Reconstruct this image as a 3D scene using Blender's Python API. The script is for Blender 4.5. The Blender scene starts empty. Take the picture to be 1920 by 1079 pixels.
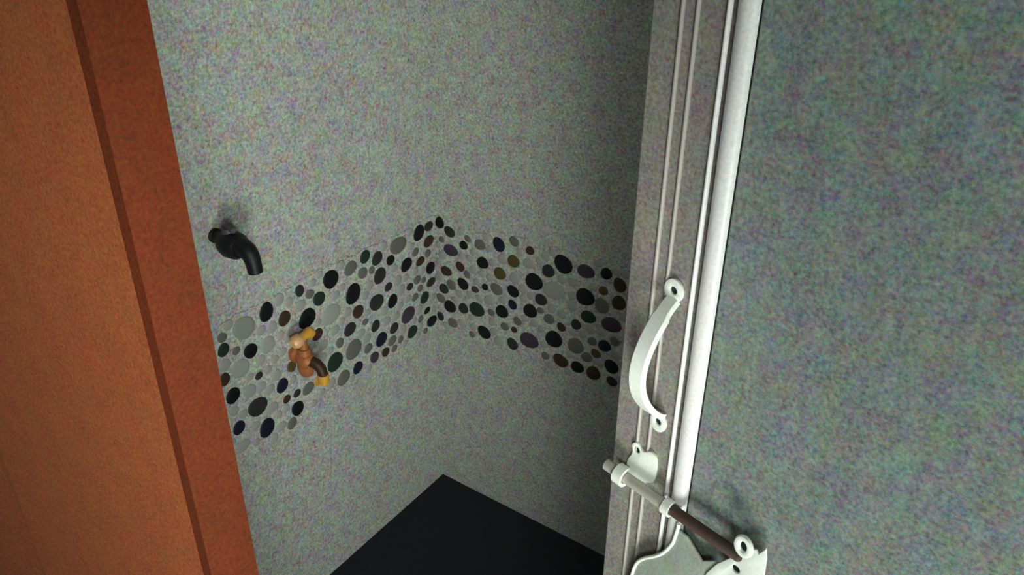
import bpy, bmesh, math, random
from mathutils import Vector, Matrix
R = math.radians
random.seed(7)
S = bpy.context.scene
COL = S.collection

# ------------------------------------------------------------------ camera, world, lights, exposure
CAM_POS = Vector((1.157, -1.364, 1.612))
cam_data = bpy.data.cameras.new('camera')
cam_data.sensor_fit = 'HORIZONTAL'
cam_data.sensor_width = 36.0
cam_data.lens = 36.0 * 1628.0 / 1920.0
cam_data.clip_start = 0.02
cam = bpy.data.objects.new('camera', cam_data)
COL.objects.link(cam)
cam.matrix_world = (Matrix.Translation(CAM_POS) @ Matrix.Rotation(R(34.5), 4, 'Z')
                    @ Matrix.Rotation(R(60.0), 4, 'X') @ Matrix.Rotation(R(0.63), 4, 'Z'))
S.camera = cam

world = bpy.data.worlds.new('world')
S.world = world
world.use_nodes = True
world.node_tree.nodes['Background'].inputs[0].default_value = (0.86, 0.95, 1.0, 1)
world.node_tree.nodes['Background'].inputs[1].default_value = 0.13

def area(name, loc, target, size, size_y, watts, color):
    d = bpy.data.lights.new(name, 'AREA')
    d.shape = 'RECTANGLE'
    d.size = size
    d.size_y = size_y
    d.energy = watts
    d.color = color
    o = bpy.data.objects.new(name, d)
    COL.objects.link(o)
    o.location = loc
    o.rotation_euler = (Vector(target) - Vector(loc)).to_track_quat('-Z', 'Y').to_euler()
    return o
# added fill at a made-up side window, and softer daylight from outside the doorway
area('side_fill_light', (1.80, -0.60, 1.40), (0.0, -0.40, 0.95), 0.6, 0.9, 1.5, (0.95, 1.0, 0.97))
area('doorway_light', (1.66, -1.66, 0.42), (1.45, -0.9, 1.05), 0.5, 0.5, 24.0, (0.95, 1.0, 0.98))
# added spot by the camera, brightens the left wall
spot = bpy.data.lights.new('camera_fill_spot', 'SPOT')
spot.energy = 27.0
spot.color = (0.98, 1.0, 0.97)
spot.spot_size = R(80)
spot.spot_blend = 1.0
spot.shadow_soft_size = 0.12
lamp = bpy.data.objects.new('camera_fill_spot', spot)
COL.objects.link(lamp)
lamp.location = (1.24, -1.39, 1.38)
lamp.rotation_euler = (Vector((0.0, -0.62, 0.90)) - lamp.location).to_track_quat('-Z', 'Y').to_euler()

S.view_settings.view_transform = 'Standard'
S.view_settings.look = 'None'
S.view_settings.exposure = 0.0
S.view_settings.gamma = 1.0
S.view_settings.use_curve_mapping = False

# ------------------------------------------------------------------ materials
def srgb(r, g, b):
    f = lambda c: (c / 255 / 12.92) if c / 255 <= 0.04045 else ((c / 255 + 0.055) / 1.055) ** 2.4
    return (f(r), f(g), f(b), 1)

def material(name, color, rough=0.6, spec=0.4, metal=0.0, grain=0.0, patch=0.0, streak=0.0, bump=0.0,
             grain_scale=330.0, patch_scale=42.0, stretch=(1, 1, 1), coat=0.0):
    """colour with a speckled grain, softer tinted patches and long streaks; all in object space"""
    m = bpy.data.materials.new(name)
    m.use_nodes = True
    nt = m.node_tree
    b = nt.nodes['Principled BSDF']
    b.inputs['Roughness'].default_value = rough
    b.inputs['Specular IOR Level'].default_value = spec
    b.inputs['Metallic'].default_value = metal
    b.inputs['Coat Weight'].default_value = coat
    L = nt.links.new
    tc = nt.nodes.new('ShaderNodeTexCoord')
    mp = nt.nodes.new('ShaderNodeMapping')
    mp.inputs['Scale'].default_value = stretch
    L(tc.outputs['Object'], mp.inputs['Vector'])
    last = None
    def layer(scale, amount, vec, detail, colored=0.6):
        nonlocal last
        n = nt.nodes.new('ShaderNodeTexNoise')
        n.inputs['Scale'].default_value = scale
        n.inputs['Detail'].default_value = detail
        n.inputs['Roughness'].default_value = 0.6
        L(vec, n.inputs['Vector'])
        hs = nt.nodes.new('ShaderNodeHueSaturation')
        hs.inputs['Saturation'].default_value = colored
        L(n.outputs['Color'], hs.inputs['Color'])
        s = nt.nodes.new('ShaderNodeVectorMath'); s.operation = 'SUBTRACT'
        s.inputs[1].default_value = (0.5, 0.5, 0.5)
        L(hs.outputs['Color'], s.inputs[0])
        k = nt.nodes.new('ShaderNodeVectorMath'); k.operation = 'SCALE'
        k.inputs['Scale'].default_value = amount * 2
        L(s.outputs[0], k.inputs[0])
        a = nt.nodes.new('ShaderNodeVectorMath'); a.operation = 'ADD'
        if last is None:
            a.inputs[1].default_value = (1, 1, 1)
        else:
            L(last, a.inputs[1])
        L(k.outputs[0], a.inputs[0])
        last = a.outputs[0]
        return n
    gn = None
    if grain: gn = layer(grain_scale, grain, mp.outputs[0], 3.0, 0.5)
    if patch: layer(patch_scale, patch, tc.outputs['Object'], 2.5, 0.95)
    if streak:
        m2 = nt.nodes.new('ShaderNodeMapping')
        m2.inputs['Scale'].default_value = (1, 1, 0.07)
        L(tc.outputs['Object'], m2.inputs['Vector'])
        layer(70.0, streak, m2.outputs[0], 3.0, 0.25)
    if last is None:
        b.inputs['Base Color'].default_value = color
    else:
        mul = nt.nodes.new('ShaderNodeVectorMath'); mul.operation = 'MULTIPLY'
        mul.inputs[1].default_value = color[:3]
        L(last, mul.inputs[0])
        cl = nt.nodes.new('ShaderNodeVectorMath'); cl.operation = 'MAXIMUM'
        cl.inputs[1].default_value = (0.002, 0.002, 0.002)
        L(mul.outputs[0], cl.inputs[0])
        L(cl.outputs[0], b.inputs['Base Color'])
    if bump and gn:
        bp = nt.nodes.new('ShaderNodeBump')
        bp.inputs['Strength'].default_value = bump
        bp.inputs['Distance'].default_value = 0.002
        L(gn.outputs['Fac'], bp.inputs['Height'])
        L(bp.outputs[0], b.inputs['Normal'])
    return m

M = {
    'plaster': material('wall_plaster', srgb(166, 170, 161), 0.75, 0.3, grain=2.0, patch=0.55, bump=0.15, grain_scale=190),
    'mortar': material('mortar', srgb(170, 173, 164), 0.8, 0.2, grain=2.0, patch=0.55, bump=0.2, grain_scale=190),
    'ceiling': material('ceiling_paint', srgb(150, 150, 148), 0.9, 0.2, grain=0.3),
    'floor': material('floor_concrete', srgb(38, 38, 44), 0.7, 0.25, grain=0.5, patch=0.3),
    'wood': material('brown_painted_wood', srgb(132, 70, 36), 0.7, 0.2, grain=1.2, patch=0.3, streak=0.14, bump=0.15),
    'wood_dark': material('brown_wood_strip', srgb(84, 33, 5), 0.7, 0.2, grain=1.2, patch=0.3, streak=0.14, bump=0.15),
    'door': material('door_sheet', srgb(112, 121, 115), 0.34, 0.6, grain=1.8, patch=0.45, streak=0.4, bump=0.06),
    'stile': material('door_stile_metal', srgb(124, 121, 113), 0.45, 0.5, grain=1.6, patch=0.35, streak=0.3),
    'bead': material('door_bead_metal', srgb(156, 151, 142), 0.4, 0.5, grain=0.3, streak=0.2),
    'white': material('white_moulding', srgb(214, 216, 210), 0.35, 0.6, grain=0.4, streak=0.3, coat=0.2),
    'steel': material('pale_painted_steel', srgb(226, 234, 220), 0.35, 0.6, grain=0.2, patch=0.06),
    'plate': material('dull_plate_steel', srgb(150, 158, 142), 0.45, 0.4, grain=0.7, patch=0.3),
    'rod_dark': material('dark_brown_steel', srgb(70, 54, 48), 0.7, 0.25, grain=0.5, patch=0.4),
    'rod': material('dull_steel_rod', srgb(176, 174, 160), 0.5, 0.5, grain=0.25, patch=0.2, metal=0.2),
    'frost': material('frosted_glass', srgb(220, 226, 224), 0.6, 0.5),
    'hole': material('screw_hole_dark', srgb(14, 44, 44), 0.5, 0.3),
    'black': material('black_plastic', srgb(22, 22, 24), 0.5, 0.35, grain=0.3),
    'grey_lever': material('dark_grey_lever', srgb(74, 72, 74), 0.5, 0.35, grain=0.3),
    'brass': material('weathered_brass', srgb(176, 112, 66), 0.5, 0.4, grain=0.4, patch=0.25, metal=0.25),
    'brass_dark': material('dark_brass', srgb(66, 46, 26), 0.5, 0.4, grain=0.4, patch=0.25, metal=0.3),
    'yellow': material('yellow_brass', srgb(238, 176, 62), 0.4, 0.5, grain=0.25, metal=0.2),
    'peach': material('peach_brass', srgb(238, 186, 130), 0.4, 0.5, grain=0.25, metal=0.1),
}
TONES = {'k': (20, 20, 23), 'd': (48, 48, 46), 'b': (62, 46, 36), 'g': (104, 104, 97), 'p': (156, 160, 152), 'r': (140, 146, 134),
         'f': (164, 162, 152), 'n': (24, 28, 44), 'e': (34, 50, 42), 'v': (66, 56, 68), 'o': (84, 74, 38), 'y': (196, 150, 70)}
NAMES = {'k': 'black', 'd': 'charcoal', 'b': 'brown', 'g': 'grey', 'p': 'pale_grey', 'r': 'grey_green', 'f': 'cream', 'n': 'navy',
         'e': 'dark_green', 'v': 'plum', 'o': 'olive', 'y': 'ochre'}
PM = {k: material(NAMES[k] + '_stone', srgb(*c), 0.55, 0.25, grain=0.6, patch=0.3, grain_scale=260) for k, c in TONES.items()}

# ------------------------------------------------------------------ mesh helpers
def link(name, bm, mat, parent=None, smooth=False, loc=None):
    me = bpy.data.meshes.new(name)
    bmesh.ops.recalc_face_normals(bm, faces=bm.faces)
    bm.to_mesh(me)
    bm.free()
    me.materials.append(mat)
    if smooth:
        for p in me.polygons: p.use_smooth = True
        me.set_sharp_from_angle(angle=R(42))
    o = bpy.data.objects.new(name, me)
    COL.objects.link(o)
    if parent: o.parent = parent
    if loc: o.location = loc
    return o

def empty(name, loc=(0, 0, 0), rot=0.0):
    o = bpy.data.objects.new(name, None)
    COL.objects.link(o)
    o.location = loc
    o.rotation_euler = (0, 0, rot)
    o.empty_display_size = 0.05
    return o

def structure(o, label, cat):
    o['kind'] = 'structure'; o['label'] = label; o['category'] = cat
    return o

def thing(o, label, cat):
    o['label'] = label; o['category'] = cat
    return o

def box(bm, lo, hi, bevel=0.0, seg=2):
    r = bmesh.ops.create_cube(bm, size=1.0)
    for v in r['verts']:
        v.co = Vector([lo[i] + (v.co[i] + 0.5) * (hi[i] - lo[i]) for i in range(3)])
    if bevel:
        es = list({e for v in r['verts'] for e in v.link_edges})
        bmesh.ops.bevel(bm, geom=es, offset=bevel, segments=seg, profile=0.5, affect='EDGES')
    return bm

def bx(lo, hi, bevel=0.0):
    return box(bmesh.new(), lo, hi, bevel)

def tube(bm, pts, radii, n=16, caps=True, squash=None):
    """round tube along a path with a radius per point"""
    pts = [Vector(p) for p in pts]
    rings = []
    up = None
    for i, p in enumerate(pts):
        t = (pts[min(i + 1, len(pts) - 1)] - pts[max(i - 1, 0)]).normalized()
        if up is None:
            up = Vector((0, 0, 1)) if abs(t.z) < 0.9 else Vector((1, 0, 0))
        a = (up - t * up.dot(t)).normalized()
        b = t.cross(a)
        up = a
        rings.append([bm.verts.new(p + (a * math.cos(2 * math.pi * k / n) + b * math.sin(2 * math.pi * k / n)) * radii[i]) for k in range(n)])
    for r0, r1 in zip(rings, rings[1:]):
        for k in range(n):
            bm.faces.new((r0[k], r0[(k + 1) % n], r1[(k + 1) % n], r1[k]))
    if caps:
        bm.faces.new(rings[0][::-1]); bm.faces.new(rings[-1])
    return bm

def plate(outline, holes, y0, y1, bevel=0.0):
    """flat plate in the local XZ plane, thickness y0..y1, with round holes (x, z, r)"""
    bm = bmesh.new()
    edges = []
    def loop(pts):
        vs = [bm.verts.new((x, y0, z)) for x, z in pts]
        for i in range(len(vs)):
            edges.append(bm.edges.new((vs[i], vs[(i + 1) % len(vs)])))
    loop(outline)
    for hx, hz, hr in holes:
        loop([(hx + hr * math.cos(2 * math.pi * k / 14), hz + hr * math.sin(2 * math.pi * k / 14)) for k in range(14)])
    bmesh.ops.triangle_fill(bm, edges=edges, use_beauty=True)
    r = bmesh.ops.extrude_face_region(bm, geom=list(bm.faces))
    for e in r['geom']:
        if isinstance(e, bmesh.types.BMVert): e.co.y = y1
    if bevel:
        bmesh.ops.dissolve_limit(bm, angle_limit=R(1), verts=bm.verts, edges=bm.edges)
        es = [e for e in bm.edges if len(e.link_faces) == 2 and e.calc_face_angle(0) > R(50) and abs(e.verts[0].co.y - e.verts[1].co.y) < 1e-6]
        bmesh.ops.bevel(bm, geom=es, offset=bevel, segments=2, profile=0.5, affect='EDGES')
    return bm

def smooth_outline(pts, n=5):
    """Catmull-Rom through a closed outline"""
    out = []
    k = len(pts)
    for i in range(k):
        p0, p1, p2, p3 = [Vector(pts[(i + j - 1) % k]) for j in range(4)]
        for s in range(n):
            t = s / n
            q = 0.5 * ((2 * p1) + (p2 - p0) * t + (2 * p0 - 5 * p1 + 4 * p2 - p3) * t * t + (3 * p1 - p0 - 3 * p2 + p3) * t ** 3)
            out.append((q.x, q.y))
    return out

LEFT_PEBBLES = '''
-490 760 162 206 k;-544 753 236 251 r;-451 726 144 169 b;-396 698 221 217 k;-360 726 155 163 e;-334 676 249 235 p;-267 693 215 240 k;-258 645 157 163 b;
-286 615 171 163 d;-210 584 133 145 d;-201 640 214 202 d;-195 541 170 185 n;-594 732 125 139 e;-538 699 152 165 k;-498 691 164 189 p;-375 649 143 134 b;
-318 598 107 128 g;-337 560 213 233 e;-281 561 238 237 g;-221 507 135 148 v;-274 509 146 157 n;-318 508 188 178 g;-566 675 202 201 p;-529 637 88 84 d;
-479 584 147 164 n;-450 613 109 132 o;-592 629 154 175 k;-603 672 116 142 b;-543 572 228 214 d;-473 547 95 100 b;-446 545 98 90 d;-450 509 155 182 k;
-592 553 135 158 n;-530 512 185 220 n;-555 617 148 147 p;-589 508 150 139 p;-509 593 117 108 p;-596 595 108 114 p;-384 542 163 127 y;-416 539 158 137 g;
-406 766 107 138 d;-224 762 140 158 e;-189 743 161 161 d;-149 721 128 124 k;-185 699 180 199 d;-268 754 181 157 g;-324 754 201 219 k;-99 688 176 170 k;
-52 748 179 193 k;-18 751 148 123 d;-20 714 167 148 b;-52 676 147 113 b;-18 644 152 164 k;-161 660 118 108 d;-151 619 155 171 k;-92 628 108 99 d;
-18 606 153 117 d;-43 576 151 153 e;-122 746 261 204 g;-103 559 218 214 v;-36 537 110 85 k;-21 500 178 146 k;-92 507 167 167 e;-152 548 141 137 d;
-185 501 122 125 b;-555 533 104 102 p;-353 515 116 128 p;-218 691 108 120 p;-238 540 126 122 g;-444 682 138 138 p;-235 728 136 133 g;-466 657 96 104 p;
-62 504 96 91 p;-370 590 120 107 p;-328 634 119 119 p;-575 775 105 100 p;-179 607 113 120 f;-101 600 109 96 p;-131 662 135 127 p;-371 767 85 93 p;
-71 659 96 100 p;-507 638 89 88 p;-46 485 82 81 g;-410 734 132 132 p;-67 706 113 102 g;-495 493 120 110 p;-420 570 96 89 p;-416 657 89 89 p;
-25 685 101 105 g;-406 494 91 88 p;-482 722 113 126 p;-57 608 98 94 g;-394 630 101 94 p;-156 495 97 91 g;-233 630 99 86 f;-511 549 147 124 p;
-316 712 114 97 p;-66 634 121 113 g;-382 508 91 91 p;-82 762 93 93 p;-451 582 91 99 p;-508 728 110 106 p;-307 646 90 84 f;-421 627 124 108 g;
-363 617 121 113 p;-489 615 114 124 p;-234 673 108 109 p;-64 554 110 112 f;-454 639 85 95 p;-441 658 81 90 p;-568 716 87 87 g;-144 574 119 103 p;
-240 610 95 81 g;-161 519 132 128 g;-457 771 116 131 p;-239 567 121 113 p;-174 578 118 105 p;-133 507 87 96 g;-498 524 81 92 f;-79 726 91 87 p;
-423 600 101 106 g;-436 755 102 113 f;-487 651 88 89 p;-519 667 109 112 f;-254 589 111 103 p;-76 593 109 102 g;-140 697 110 97 p;-13 564 82 91 p;
-105 657 94 97 p;-73 486 94 95 p;-296 722 94 91 p;-83 533 82 95 p;-352 777 92 81 f;-44 624 81 88 g;-396 569 103 100 p;-518 477 104 117 f;
-294 491 88 96 p;-560 496 82 85 p;-525 610 101 94 p;-549 646 86 82 p;-433 705 83 79 p;-396 603 97 98 p;-241 488 85 96 p;-122 634 129 131 p;
-597 700 120 123 p;-592 757 102 101 g;-121 489 96 95 p;-469 483 122 138 g;-124 529 125 137 f;-128 595 108 94 p;-466 695 92 102 f;-382 747 109 105 g;
-288 658 110 105 p;-61 526 90 98 g;-346 594 93 86 p;-166 762 98 106 p;-478 527 83 93 p;-208 723 86 94 g;-395 663 84 86 p;-293 772 99 103 p;
-613 532 92 78 p;-45 649 90 96 p;-14 529 84 83 p;-578 577 106 94 p;-370 675 93 94 p
'''
LEFT_BED = [(-0.615, 0.778), (-0.557, 0.788), (-0.483, 0.783), (-0.404, 0.785), (-0.326, 0.786), (-0.266, 0.778), (-0.211, 0.779), (-0.12, 0.771), (-0.04, 0.772), (0.001, 0.772), (-0.003, 0.475), (-0.098, 0.476), (-0.191, 0.478), (-0.261, 0.475), (-0.326, 0.485), (-0.388, 0.494), (-0.437, 0.47), (-0.51, 0.463), (-0.588, 0.487), (-0.622, 0.511)]
BACK_PEBBLES = '''
21 759 121 152 k;49 744 149 138 d;51 698 200 154 v;88 722 118 113 k;77 664 120 129 b;36 639 154 132 b;141 694 159 151 k;185 753 153 183 n;
188 682 155 163 o;27 589 141 134 d;84 621 151 157 k;119 618 104 91 v;147 634 88 90 k;179 639 158 153 g;44 546 170 173 k;84 555 138 148 d;
14 508 97 126 d;123 566 210 199 e;194 586 173 169 k;144 511 181 176 k;51 503 142 138 g;158 603 146 130 p;17 560 130 124 g;224 724 151 159 o;
266 763 106 107 b;224 649 154 151 k;278 691 215 220 k;313 729 157 155 d;349 756 216 223 k;403 757 198 163 v;450 767 132 137 k;482 751 142 172 b;
405 697 213 214 k;483 710 156 175 b;445 690 160 190 g;297 653 148 149 d;270 615 179 177 k;223 614 113 128 n;415 652 177 157 e;329 686 263 219 p;
225 772 122 120 g;263 731 134 133 p;446 726 109 105 o;224 510 145 160 d;269 537 240 209 v;333 565 216 217 k;351 603 106 113 b;387 623 117 136 d;
389 569 197 201 g;353 516 190 169 b;396 516 159 154 k;436 517 169 178 b;478 551 164 174 k;458 596 150 147 n;470 653 235 181 v;482 514 127 126 d;
202 549 116 106 g;319 612 134 126 g;439 569 115 112 o;313 513 97 105 g;228 550 86 79 b;422 623 107 112 p;134 737 143 139 g;594 576 116 118 g;
515 595 125 134 p;228 684 127 153 p;82 693 84 99 p;568 638 94 88 f;587 603 104 103 g;541 715 135 137 p;350 635 109 108 p;593 636 101 102 g;
531 747 127 111 f;305 761 101 108 f;572 704 154 136 p;591 658 110 102 p;567 555 94 102 p;171 524 105 92 p;428 596 112 103 g;530 779 119 116 g;
511 699 99 89 f;168 548 106 104 p;550 658 125 123 p;113 515 100 93 p;185 503 119 127 p;74 590 117 107 p;373 722 102 107 p;524 529 129 135 f;
50 607 130 135 g;583 742 121 132 p;533 558 109 112 g;237 576 111 112 g;511 764 92 107 p;114 713 79 92 p;80 753 81 92 p;573 775 125 133 f;
418 551 133 126 g;582 531 120 117 p;78 514 116 103 f;321 775 79 81 p;375 664 112 114 p;545 576 84 89 p;564 589 95 103 p;539 631 90 82 p;
552 684 100 93 f;115 668 113 118 p;108 492 83 89 g;508 733 110 109 f;300 579 90 102 p;97 650 91 101 g;514 631 143 123 p;509 566 113 124 p;
100 742 88 87 g;603 549 98 94 p;168 703 92 102 p;104 599 94 97 p;553 525 133 125 p;194 721 120 121 p;164 573 95 90 g;487 582 95 105 p;
496 679 96 86 p;281 587 98 99 p;26 677 117 110 p;252 641 102 106 f;28 489 80 79 p;609 524 96 94 p;124 640 94 90 p;239 752 85 94 p;
161 663 109 98 p;15 619 121 115 p;481 616 104 117 g;270 653 91 91 p;525 663 94 102 p;255 590 82 89 p;131 599 95 92 p;108 539 96 87 p;
373 688 95 94 p;161 735 90 81 p;325 640 112 119 p;564 614 119 100 p;380 600 86 80 p;25 718 82 80 g;151 760 99 97 f;346 720 99 99 p;
15 701 86 85 p;473 778 96 87 p;139 666 97 84 f;446 627 101 93 f;559 731 80 85 g;196 616 107 107 p;308 541 94 92 f;375 541 82 93 f;
494 779 96 98 p;538 608 95 97 p;373 495 87 93 p;447 548 104 86 p;250 665 111 117 f;575 676 83 84 p;429 783 90 82 p;421 726 91 93 f;
290 745 85 93 p;104 694 96 90 p;15 658 93 89 p;404 604 95 89 p;296 625 87 81 g;327 492 89 90 p;61 571 92 85 p
'''
BACK_BED = [(0.001, 0.773), (0.059, 0.769), (0.104, 0.755), (0.19, 0.785), (0.273, 0.784), (0.351, 0.789), (0.439, 0.791), (0.511, 0.79), (0.591, 0.793), (0.622, 0.513), (0.536, 0.51), (0.433, 0.494), (0.338, 0.479), (0.28, 0.5), (0.207, 0.488), (0.138, 0.479), (0.067, 0.49), (-0.003, 0.473)]

# ------------------------------------------------------------------ room shell
H = 2.4
YF = -1.095
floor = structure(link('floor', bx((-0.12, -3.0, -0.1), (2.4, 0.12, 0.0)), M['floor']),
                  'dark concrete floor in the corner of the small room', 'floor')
structure(link('ceiling', bx((-0.12, -1.11, H), (2.0, 0.12, H + 0.08)), M['ceiling']),
          'plain pale ceiling over the small room', 'ceiling')
wall_left = structure(link('wall_left', bx((-0.12, YF + 0.06, 0), (0, 0.12, H)), M['plaster']),
                      'grey speckled left wall with a pebble band and two taps', 'wall')
wall_back = structure(link('wall_back', bx((0.0, 0.0, 0), (2.0, 0.12, H)), M['plaster']),
                      'grey speckled back wall behind the door, darker, with a pebble band', 'wall')
wall_right = structure(empty('wall_right', (1.85, 0, 0)), 'grey side wall with an added window opening, hidden behind the open door', 'wall')
for lo, hi in (((0, -1.03, 0), (0.15, 0.0, 0.95)), ((0, -1.03, 1.95), (0.15, 0.0, H)),
               ((0, -1.03, 0.95), (0.15, -0.85, 1.95)), ((0, -0.19, 0.95), (0.15, 0.0, 1.95))):
    link('wall_piece', bx(lo, hi), M['plaster'], wall_right)
window = structure(empty('added_window_1', (1.93, -0.52, 0.95)), 'added frosted window for the side fill light, unseen behind the open door', 'window')  # added to go with the side fill light, no window known here
for lo, hi in (((0, -0.33, 0), (0.05, 0.33, 0.05)), ((0, -0.33, 0.95), (0.05, 0.33, 1.0)), ((0, -0.33, 0.05), (0.05, -0.28, 0.95)), ((0, 0.28, 0.05), (0.05, 0.33, 0.95))):
    link('frame_bar', bx(lo, hi, 0.003), M['white'], window)
link('pane', bx((0.02, -0.28, 0.05), (0.026, 0.28, 0.95)), M['frost'], window)

# pebble band: a thin mortar bed on each wall with flattened stones pressed into it
def bed(name, outline, wall, left):
    pts = []
    for i in range(len(outline)):
        (x0, z0), (x1, z1) = outline[i], outline[(i + 1) % len(outline)]
        n = max(1, int(math.hypot(x1 - x0, z1 - z0) / 0.012))
        for k in range(n):
            t = k / n
            on_corner = (abs(x0) < 0.006 and abs(x1) < 0.006)
            j = 0 if on_corner else 0.0035
            pts.append((x0 + (x1 - x0) * t, z0 + (z1 - z0) * t + random.uniform(-j, j)))
    pts = [(min(x, -0.0005), z) if left else (max(x, 0.0005), z) for x, z in pts]
    bm = plate(pts, [], 0.0, -0.0015)
    if left:
        for v in bm.verts: v.co = Vector((-v.co.y, v.co.x, v.co.z))
    return link(name, bm, M['mortar'], wall)
bed('mortar_bed', LEFT_BED, wall_left, True)
bed('mortar_bed', BACK_BED, wall_back, False)

def pebble_mesh(seed, mat):
    rnd = random.Random(seed)
    bm = bmesh.new()
    n = 14
    ph, am = rnd.uniform(0, 6), rnd.uniform(0.02, 0.07)
    prof = [(1.0, 0.0), (0.97, 0.45), (0.72, 0.86)]
    rings = []
    for r, h in prof:
        rings.append([bm.verts.new((r * (1 + am * math.cos(2 * a + ph) + 0.03 * math.cos(3 * a - ph)) * math.cos(a),
                                    r * (1 + am * math.cos(2 * a + ph) + 0.03 * math.cos(3 * a - ph)) * math.sin(a), h))
                      for a in [2 * math.pi * k / n for k in range(n)]])
    top = bm.verts.new((0, 0, 1))
    for r0, r1 in zip(rings, rings[1:]):
        for k in range(n):
            bm.faces.new((r0[k], r0[(k + 1) % n], r1[(k + 1) % n], r1[k]))
    for k in range(n):
        bm.faces.new((rings[-1][k], rings[-1][(k + 1) % n], top))
    me = bpy.data.meshes.new('pebble')
    bm.to_mesh(me); bm.free()
    me.materials.append(mat)
    for p in me.polygons: p.use_smooth = True
    return me
PEB = {t: [pebble_mesh(s, PM[t]) for s in range(3)] for t in TONES}
def pebbles(data, wall, left):
    for i, row in enumerate(data.replace('\n', '').split(';')):
        u, z, ru, rz, t = row.split()
        u, z, ru, rz = float(u) / 1000, float(z) / 1000, float(ru) / 1e4, float(rz) / 1e4
        o = bpy.data.objects.new('pebble', PEB[t][i % 3])
        COL.objects.link(o)
        o.parent = wall
        h = 0.0022 + 0.09 * min(ru, rz)
        if left:
            o.matrix_local = Matrix(((0, 0, h, 0.0013), (ru, 0, 0, u), (0, rz, 0, z), (0, 0, 0, 1)))
        else:
            o.matrix_local = Matrix(((ru, 0, 0, u), (0, 0, -h, -0.0013), (0, rz, 0, z), (0, 0, 0, 1)))
pebbles(LEFT_PEBBLES, wall_left, True)
pebbles(BACK_PEBBLES, wall_back, False)

# ------------------------------------------------------------------ brown door frame on the left
YF = -1.095
frame = structure(empty('trim_1', (0.0, YF, 0.0)), 'brown painted wooden door post filling the left side', 'door frame')
JX = 0.679
link('casing_board', bx((JX - 0.345, 0.0, 0), (JX - 0.012, 0.020, 2.1)), M['wood'], frame)
link('casing_board', bx((0.06, 0.008, 0), (JX - 0.345, 0.030, 2.1)), M['wood'], frame)
link('jamb_strip', box(bx((JX - 0.06, 0.021, 0), (JX, 0.0427, 2.1)), (JX - 0.0118, 0.0, 0), (JX, 0.021, 2.1)), M['wood_dark'], frame)

structure(link('wall_front', bx((-0.12, YF + 0.020, 0), (0.07, YF + 0.06, H)), M['plaster']), 'short grey wall piece behind the brown door post', 'wall')

# ------------------------------------------------------------------ door, ajar to the right
E0 = Vector((0.8758, -0.78095, 0.0))
W = 0.72
door = structure(empty('door_1', E0, R(-13.5)), 'pale grey door standing ajar on the right with metal mouldings', 'door')
# local frame: x from the free edge to the hinges, -y towards the viewer
Z0, Z1 = 0.02, 2.02
link('door_core', bx((0.002, 0.006, Z0), (W, 0.034, Z1)), M['door'], door)
link('stile', bx((0.0, 0.0, Z0), (0.066, 0.036, Z1), 0.0012), M['stile'], door)
link('panel', bx((0.0885, 0.002, Z0), (W, 0.008, Z1), 0.001), M['door'], door)
def bead(name, x0, x1, h, mat, n=9):
    bm = bmesh.new()
    cols = []
    for k in range(n):
        a = math.pi * k / (n - 1)
        x = (x0 + x1) / 2 - (x1 - x0) / 2 * math.cos(a)
        cols.append([bm.verts.new((x, -h * math.sin(a), z)) for z in (Z0, Z1)])
    for c0, c1 in zip(cols, cols[1:]):
        bm.faces.new((c0[0], c1[0], c1[1], c0[1]))
    bm.faces.new((cols[0][0], cols[0][1], cols[-1][1], cols[-1][0]))
    bm.faces.new([c[0] for c in cols]); bm.faces.new([c[1] for c in cols][::-1])
    return link(name, bm, mat, door, True)
bead('bead', 0.0255, 0.0290, 0.0022, M['bead'])
bead('bead', 0.0385, 0.0420, 0.0022, M['bead'])
bead('moulding_lip', 0.0640, 0.0680, 0.0030, M['white'])
link('moulding_groove', bx((0.066, 0.002, Z0), (0.076, 0.008, Z1)), M['stile'], door)
bead('moulding', 0.0725, 0.0890, 0.0060, M['white'], 13)

# pull handle: flat strap bowed out from the stile with an eyelet at each end
HX, HZ0, HZ1 = 0.0490, 1.1300, 1.2634
handle = link('pull_handle', plate([(HX + 0.0095 * math.cos(2 * math.pi * k / 28), HZ1 + 0.0105 * math.sin(2 * math.pi * k / 28)) for k in range(28)],
                                   [(HX, HZ1, 0.0036)], -0.0032, 0.0, 0.0008), M['steel'], door, True)
link('eyelet', plate([(HX + 0.0088 * math.cos(2 * math.pi * k / 28), HZ0 + 0.0105 * math.sin(2 * math.pi * k / 28)) for k in range(28)],
                     [(HX, HZ0, 0.0034)], -0.0032, 0.0, 0.0008), M['steel'], handle, True)
def strap_bow():
    bm = bmesh.new()
    n = 40
    secs = []
    za, zb = HZ1 - 0.0085, HZ0 + 0.0085
    for i in range(n + 1):
        t = i / n
        # feet flat on the door, rising steeply into the bow
        z = za + (zb - za) * t
        out = 0.037 * (math.sin(math.pi * t) ** 0.78) + 0.0016
        secs.append((z, out))
    rows = []
    for i, (z, out) in enumerate(secs):
        z_a, o_a = secs[max(i - 1, 0)]; z_b, o_b = secs[min(i + 1, n)]
        T = Vector((0, -(o_b - o_a), z_b - z_a)).normalized()
        N = Vector((0, T.z, -T.y))
        if N.y > 0: N = -N
        t = i / n
        w = 0.0078 if 0.08 < t < 0.92 else 0.0066
        h = 0.0025
        c = Vector((HX, -out, z))
        X = Vector((1, 0, 0))
        prof = [(-w, -h), (w, -h), (w, h * 0.4), (w * 0.8, h), (-w * 0.8, h), (-w, h * 0.4)]
        rows.append([bm.verts.new(c + X * px + N * py) for px, py in prof])
    m = len(rows[0])
    for r0, r1 in zip(rows, rows[1:]):
        for k in range(m):
            bm.faces.new((r0[k], r0[(k + 1) % m], r1[(k + 1) % m], r1[k]))
    bm.faces.new(rows[0][::-1]); bm.faces.new(rows[-1])
    return bm
link('grip', strap_bow(), M['steel'], handle, True)
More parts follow.
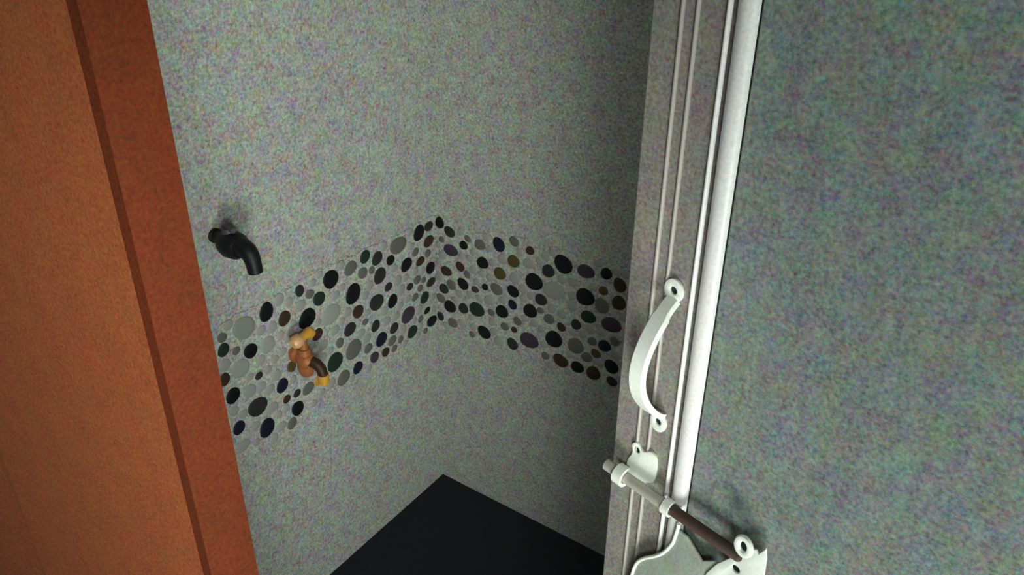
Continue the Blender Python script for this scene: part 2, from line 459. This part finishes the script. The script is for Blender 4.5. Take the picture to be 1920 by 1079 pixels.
for hz in (HZ0, HZ1):
    link('screw', tube(bmesh.new(), [(HX, -0.0002, hz), (HX, -0.0012, hz)], [0.0034, 0.0034], 12), M['hole'], handle)

# barrel bolt across the moulding
RZ, RV = 1.056, -0.012
lip_pts = [(0.0400, 0.900), (0.0432, 0.933), (0.0476, 0.957), (0.0562, 0.9714), (0.0680, 0.984), (0.0763, 0.995), (0.0835, 1.010), (0.0866, 1.0215), (0.0850, 1.034)]
bolt_outline = lip_pts + [(0.100, 1.033), (0.118, 1.018), (0.132, 1.030), (0.136, 0.98), (0.138, 0.93), (0.134, 0.900), (0.09, 0.893)]
bolt = link('barrel_bolt', plate(bolt_outline, [(0.064, 0.925, 0.0035)], -0.0085, -0.0060, 0.0008), M['plate'], door, True)
link('plate_lip', tube(bmesh.new(), [(x, -0.0085, z) for x, z in smooth_outline(lip_pts, 4)[:-4]], [0.0018] * (4 * (len(lip_pts) - 1)), 10), M['steel'], bolt, True)
hasp_outline = [(0.1225, 0.995), (0.1250, 1.010), (0.1330, 1.028), (0.1446, 1.0450), (0.1540, 1.0560), (0.1600, 1.0690), (0.1665, 1.0720), (0.1690, 1.0690), (0.1745, 1.0800), (0.1768, 1.0690),
                (0.1779, 1.0480), (0.178, 1.000), (0.172, 0.960), (0.150, 0.950), (0.130, 0.960)]
link('hasp_plate', plate(hasp_outline, [(0.1520, 1.0377, 0.0040), (0.1415, 1.012, 0.0055)], -0.0105, -0.0080, 0.0009), M['steel'], bolt, True)
link('rod', tube(bmesh.new(), [(0.002, RV, RZ), (0.003, RV, RZ), (0.080, RV, RZ), (0.0805, RV, RZ)], [0.0045, 0.0055, 0.0055, 0.0050], 20), M['rod'], bolt, True)['label'] = 'pale steel end of the bolt rod'
link('dark_rod', tube(bmesh.new(), [(0.0800, RV, RZ), (0.154, RV, RZ), (0.156, RV, RZ)], [0.0053, 0.0053, 0.004], 20), M['rod_dark'], bolt, True)['label'] = 'dark brown inner half of the bolt rod'  # inner half of the rod in a darker brown
def hoop(x0, x1, base, r_in, r_out):
    """half loop over the rod, feet down on the door face"""
    bm = bmesh.new()
    n = 14
    rows = []
    for i in range(n + 1):
        a = -0.35 * math.pi / 2 + (math.pi + 0.35 * math.pi) * i / n
        c, s = math.cos(a), math.sin(a)
        rows.append([bm.verts.new((x, RV - r * s, RZ + r * c)) for x in (x0, x1) for r in (r_in, r_out)])
    for r0, r1 in zip(rows, rows[1:]):
        for i0, i1 in ((0, 1), (1, 3), (3, 2), (2, 0)):
            bm.faces.new((r0[i0], r0[i1], r1[i1], r1[i0]))
    bm.faces.new((rows[0][0], rows[0][1], rows[0][3], rows[0][2])); bm.faces.new((rows[-1][0], rows[-1][1], rows[-1][3], rows[-1][2]))
    return bm
link('keeper_loop', hoop(0.0175, 0.0275, 0, 0.0068, 0.0100), M['steel'], bolt, True)
link('keeper_plate', plate(smooth_outline([(0.0235, 1.089), (0.029, 1.0935), (0.036, 1.088), (0.045, 1.093), (0.0515, 1.090), (0.0535, 1.076), (0.0515, 1.062), (0.044, 1.056), (0.028, 1.050), (0.0195, 1.053), (0.0200, 1.068), (0.0245, 1.079)], 4),
                           [(0.0295, 1.0855, 0.0034)], -0.0030, 0.0, 0.0007), M['steel'], bolt, True)
link('screw', tube(bmesh.new(), [(0.0295, -0.0002, 1.0855), (0.0295, -0.0014, 1.0855)], [0.0035, 0.0035], 12), M['hole'], bolt)
link('guide_strap', hoop(0.0740, 0.0820, 0, 0.0058, 0.0080), M['steel'], bolt, True)
# knob: a flat eye standing off the rod near its inner end
eye = bmesh.new()
n, k2 = 20, 8
rows = []
for i in range(n):
    a = 2 * math.pi * i / n
    rows.append([eye.verts.new((0.1590 + (0.0062 + 0.0030 * math.cos(b)) * math.cos(a), RV - 0.0055 + 0.0026 * math.sin(b),
                                RZ + 0.0195 + (0.0085 + 0.0030 * math.cos(b)) * math.sin(a))) for b in [2 * math.pi * j / k2 for j in range(k2)]])
for i in range(n):
    for j in range(k2):
        eye.faces.new((rows[i][j], rows[i][(j + 1) % k2], rows[(i + 1) % n][(j + 1) % k2], rows[(i + 1) % n][j]))
link('knob_eye', eye, M['steel'], bolt, True)

# ------------------------------------------------------------------ taps on the left wall
TY, TZ = -0.569, 0.951
tap = thing(empty('water_tap', (0.0, TY, TZ)), 'black water tap with bent spout on the left wall above the pebble band', 'tap')
link('tap_body', tube(bmesh.new(), [(0.0, 0, 0), (0.004, 0, 0), (0.005, 0, 0.0), (0.020, 0, 0), (0.028, 0, -0.002), (0.042, 0, -0.004), (0.060, 0, -0.004), (0.066, 0, -0.004)],
                      [0.013, 0.013, 0.010, 0.013, 0.021, 0.0245, 0.0225, 0.018], 20), M['black'], tap, True)
sp = [(0.055, 0, -0.001), (0.072, 0, -0.001), (0.083, 0, -0.005), (0.089, 0, -0.012), (0.092, 0, -0.021), (0.0935, 0, -0.031), (0.0945, 0, -0.041)]
link('spout', tube(bmesh.new(), sp, [0.0165, 0.016, 0.0155, 0.0145, 0.0135, 0.0130, 0.0125], 20), M['black'], tap, True)
link('lever', tube(tube(bmesh.new(), [(0.040, 0, 0.008), (0.040, 0, 0.026)], [0.013, 0.010], 14), [(0.034, 0.003, 0.027), (0.044, 0.001, 0.028), (0.058, -0.003, 0.026)], [0.006, 0.0075, 0.005], 12),
     M['grey_lever'], tap, True)

BY, BZ = -0.437, 0.640
brass = thing(empty('brass_tap', (0.0, BY, BZ)), 'small weathered brass tap with yellow-orange handle jutting from the pebble band', 'tap')
link('tap_body', tube(bmesh.new(), [(0.003, 0, 0), (0.012, 0, 0), (0.013, 0, 0), (0.020, 0, -0.002), (0.030, 0, -0.006), (0.040, 0, -0.010), (0.046, 0, -0.012)],
                      [0.019, 0.019, 0.012, 0.013, 0.019, 0.017, 0.012], 18), M['brass'], brass, True)
link('tap_base', tube(bmesh.new(), [(0.030, 0, 0.0), (0.030, 0, -0.024), (0.030, 0, -0.040)], [0.015, 0.0175, 0.0125], 16), M['brass'], brass, True)
link('bonnet', tube(bmesh.new(), [(0.030, 0, 0.004), (0.030, 0, 0.020), (0.030, 0, 0.021), (0.030, 0, 0.044)], [0.013, 0.012, 0.008, 0.007], 14), M['brass'], brass, True)
link('spout', tube(bmesh.new(), [(0.040, 0.002, -0.006), (0.054, 0.006, -0.010), (0.063, 0.008, -0.019), (0.066, 0.009, -0.032)], [0.0115, 0.011, 0.0105, 0.0100], 16), M['brass_dark'], brass, True)  # spout in a darker brown than the tap body
link('nozzle', tube(bmesh.new(), [(0.066, 0.009, -0.031), (0.066, 0.009, -0.052)], [0.0115, 0.0110], 16), M['yellow'], brass, True)
bar = link('handle', tube(bmesh.new(), [(0.030, -0.004, 0.046), (0.030, 0.006, 0.047), (0.030, 0.018, 0.047), (0.030, 0.026, 0.046)], [0.009, 0.0085, 0.0125, 0.009], 16), M['yellow'], brass, True)
link('handle_knob', tube(bmesh.new(), [(0.030, -0.026, 0.043), (0.030, -0.020, 0.044), (0.030, -0.010, 0.045), (0.030, -0.003, 0.046)], [0.009, 0.0135, 0.0135, 0.009], 16), M['peach'], brass, True)
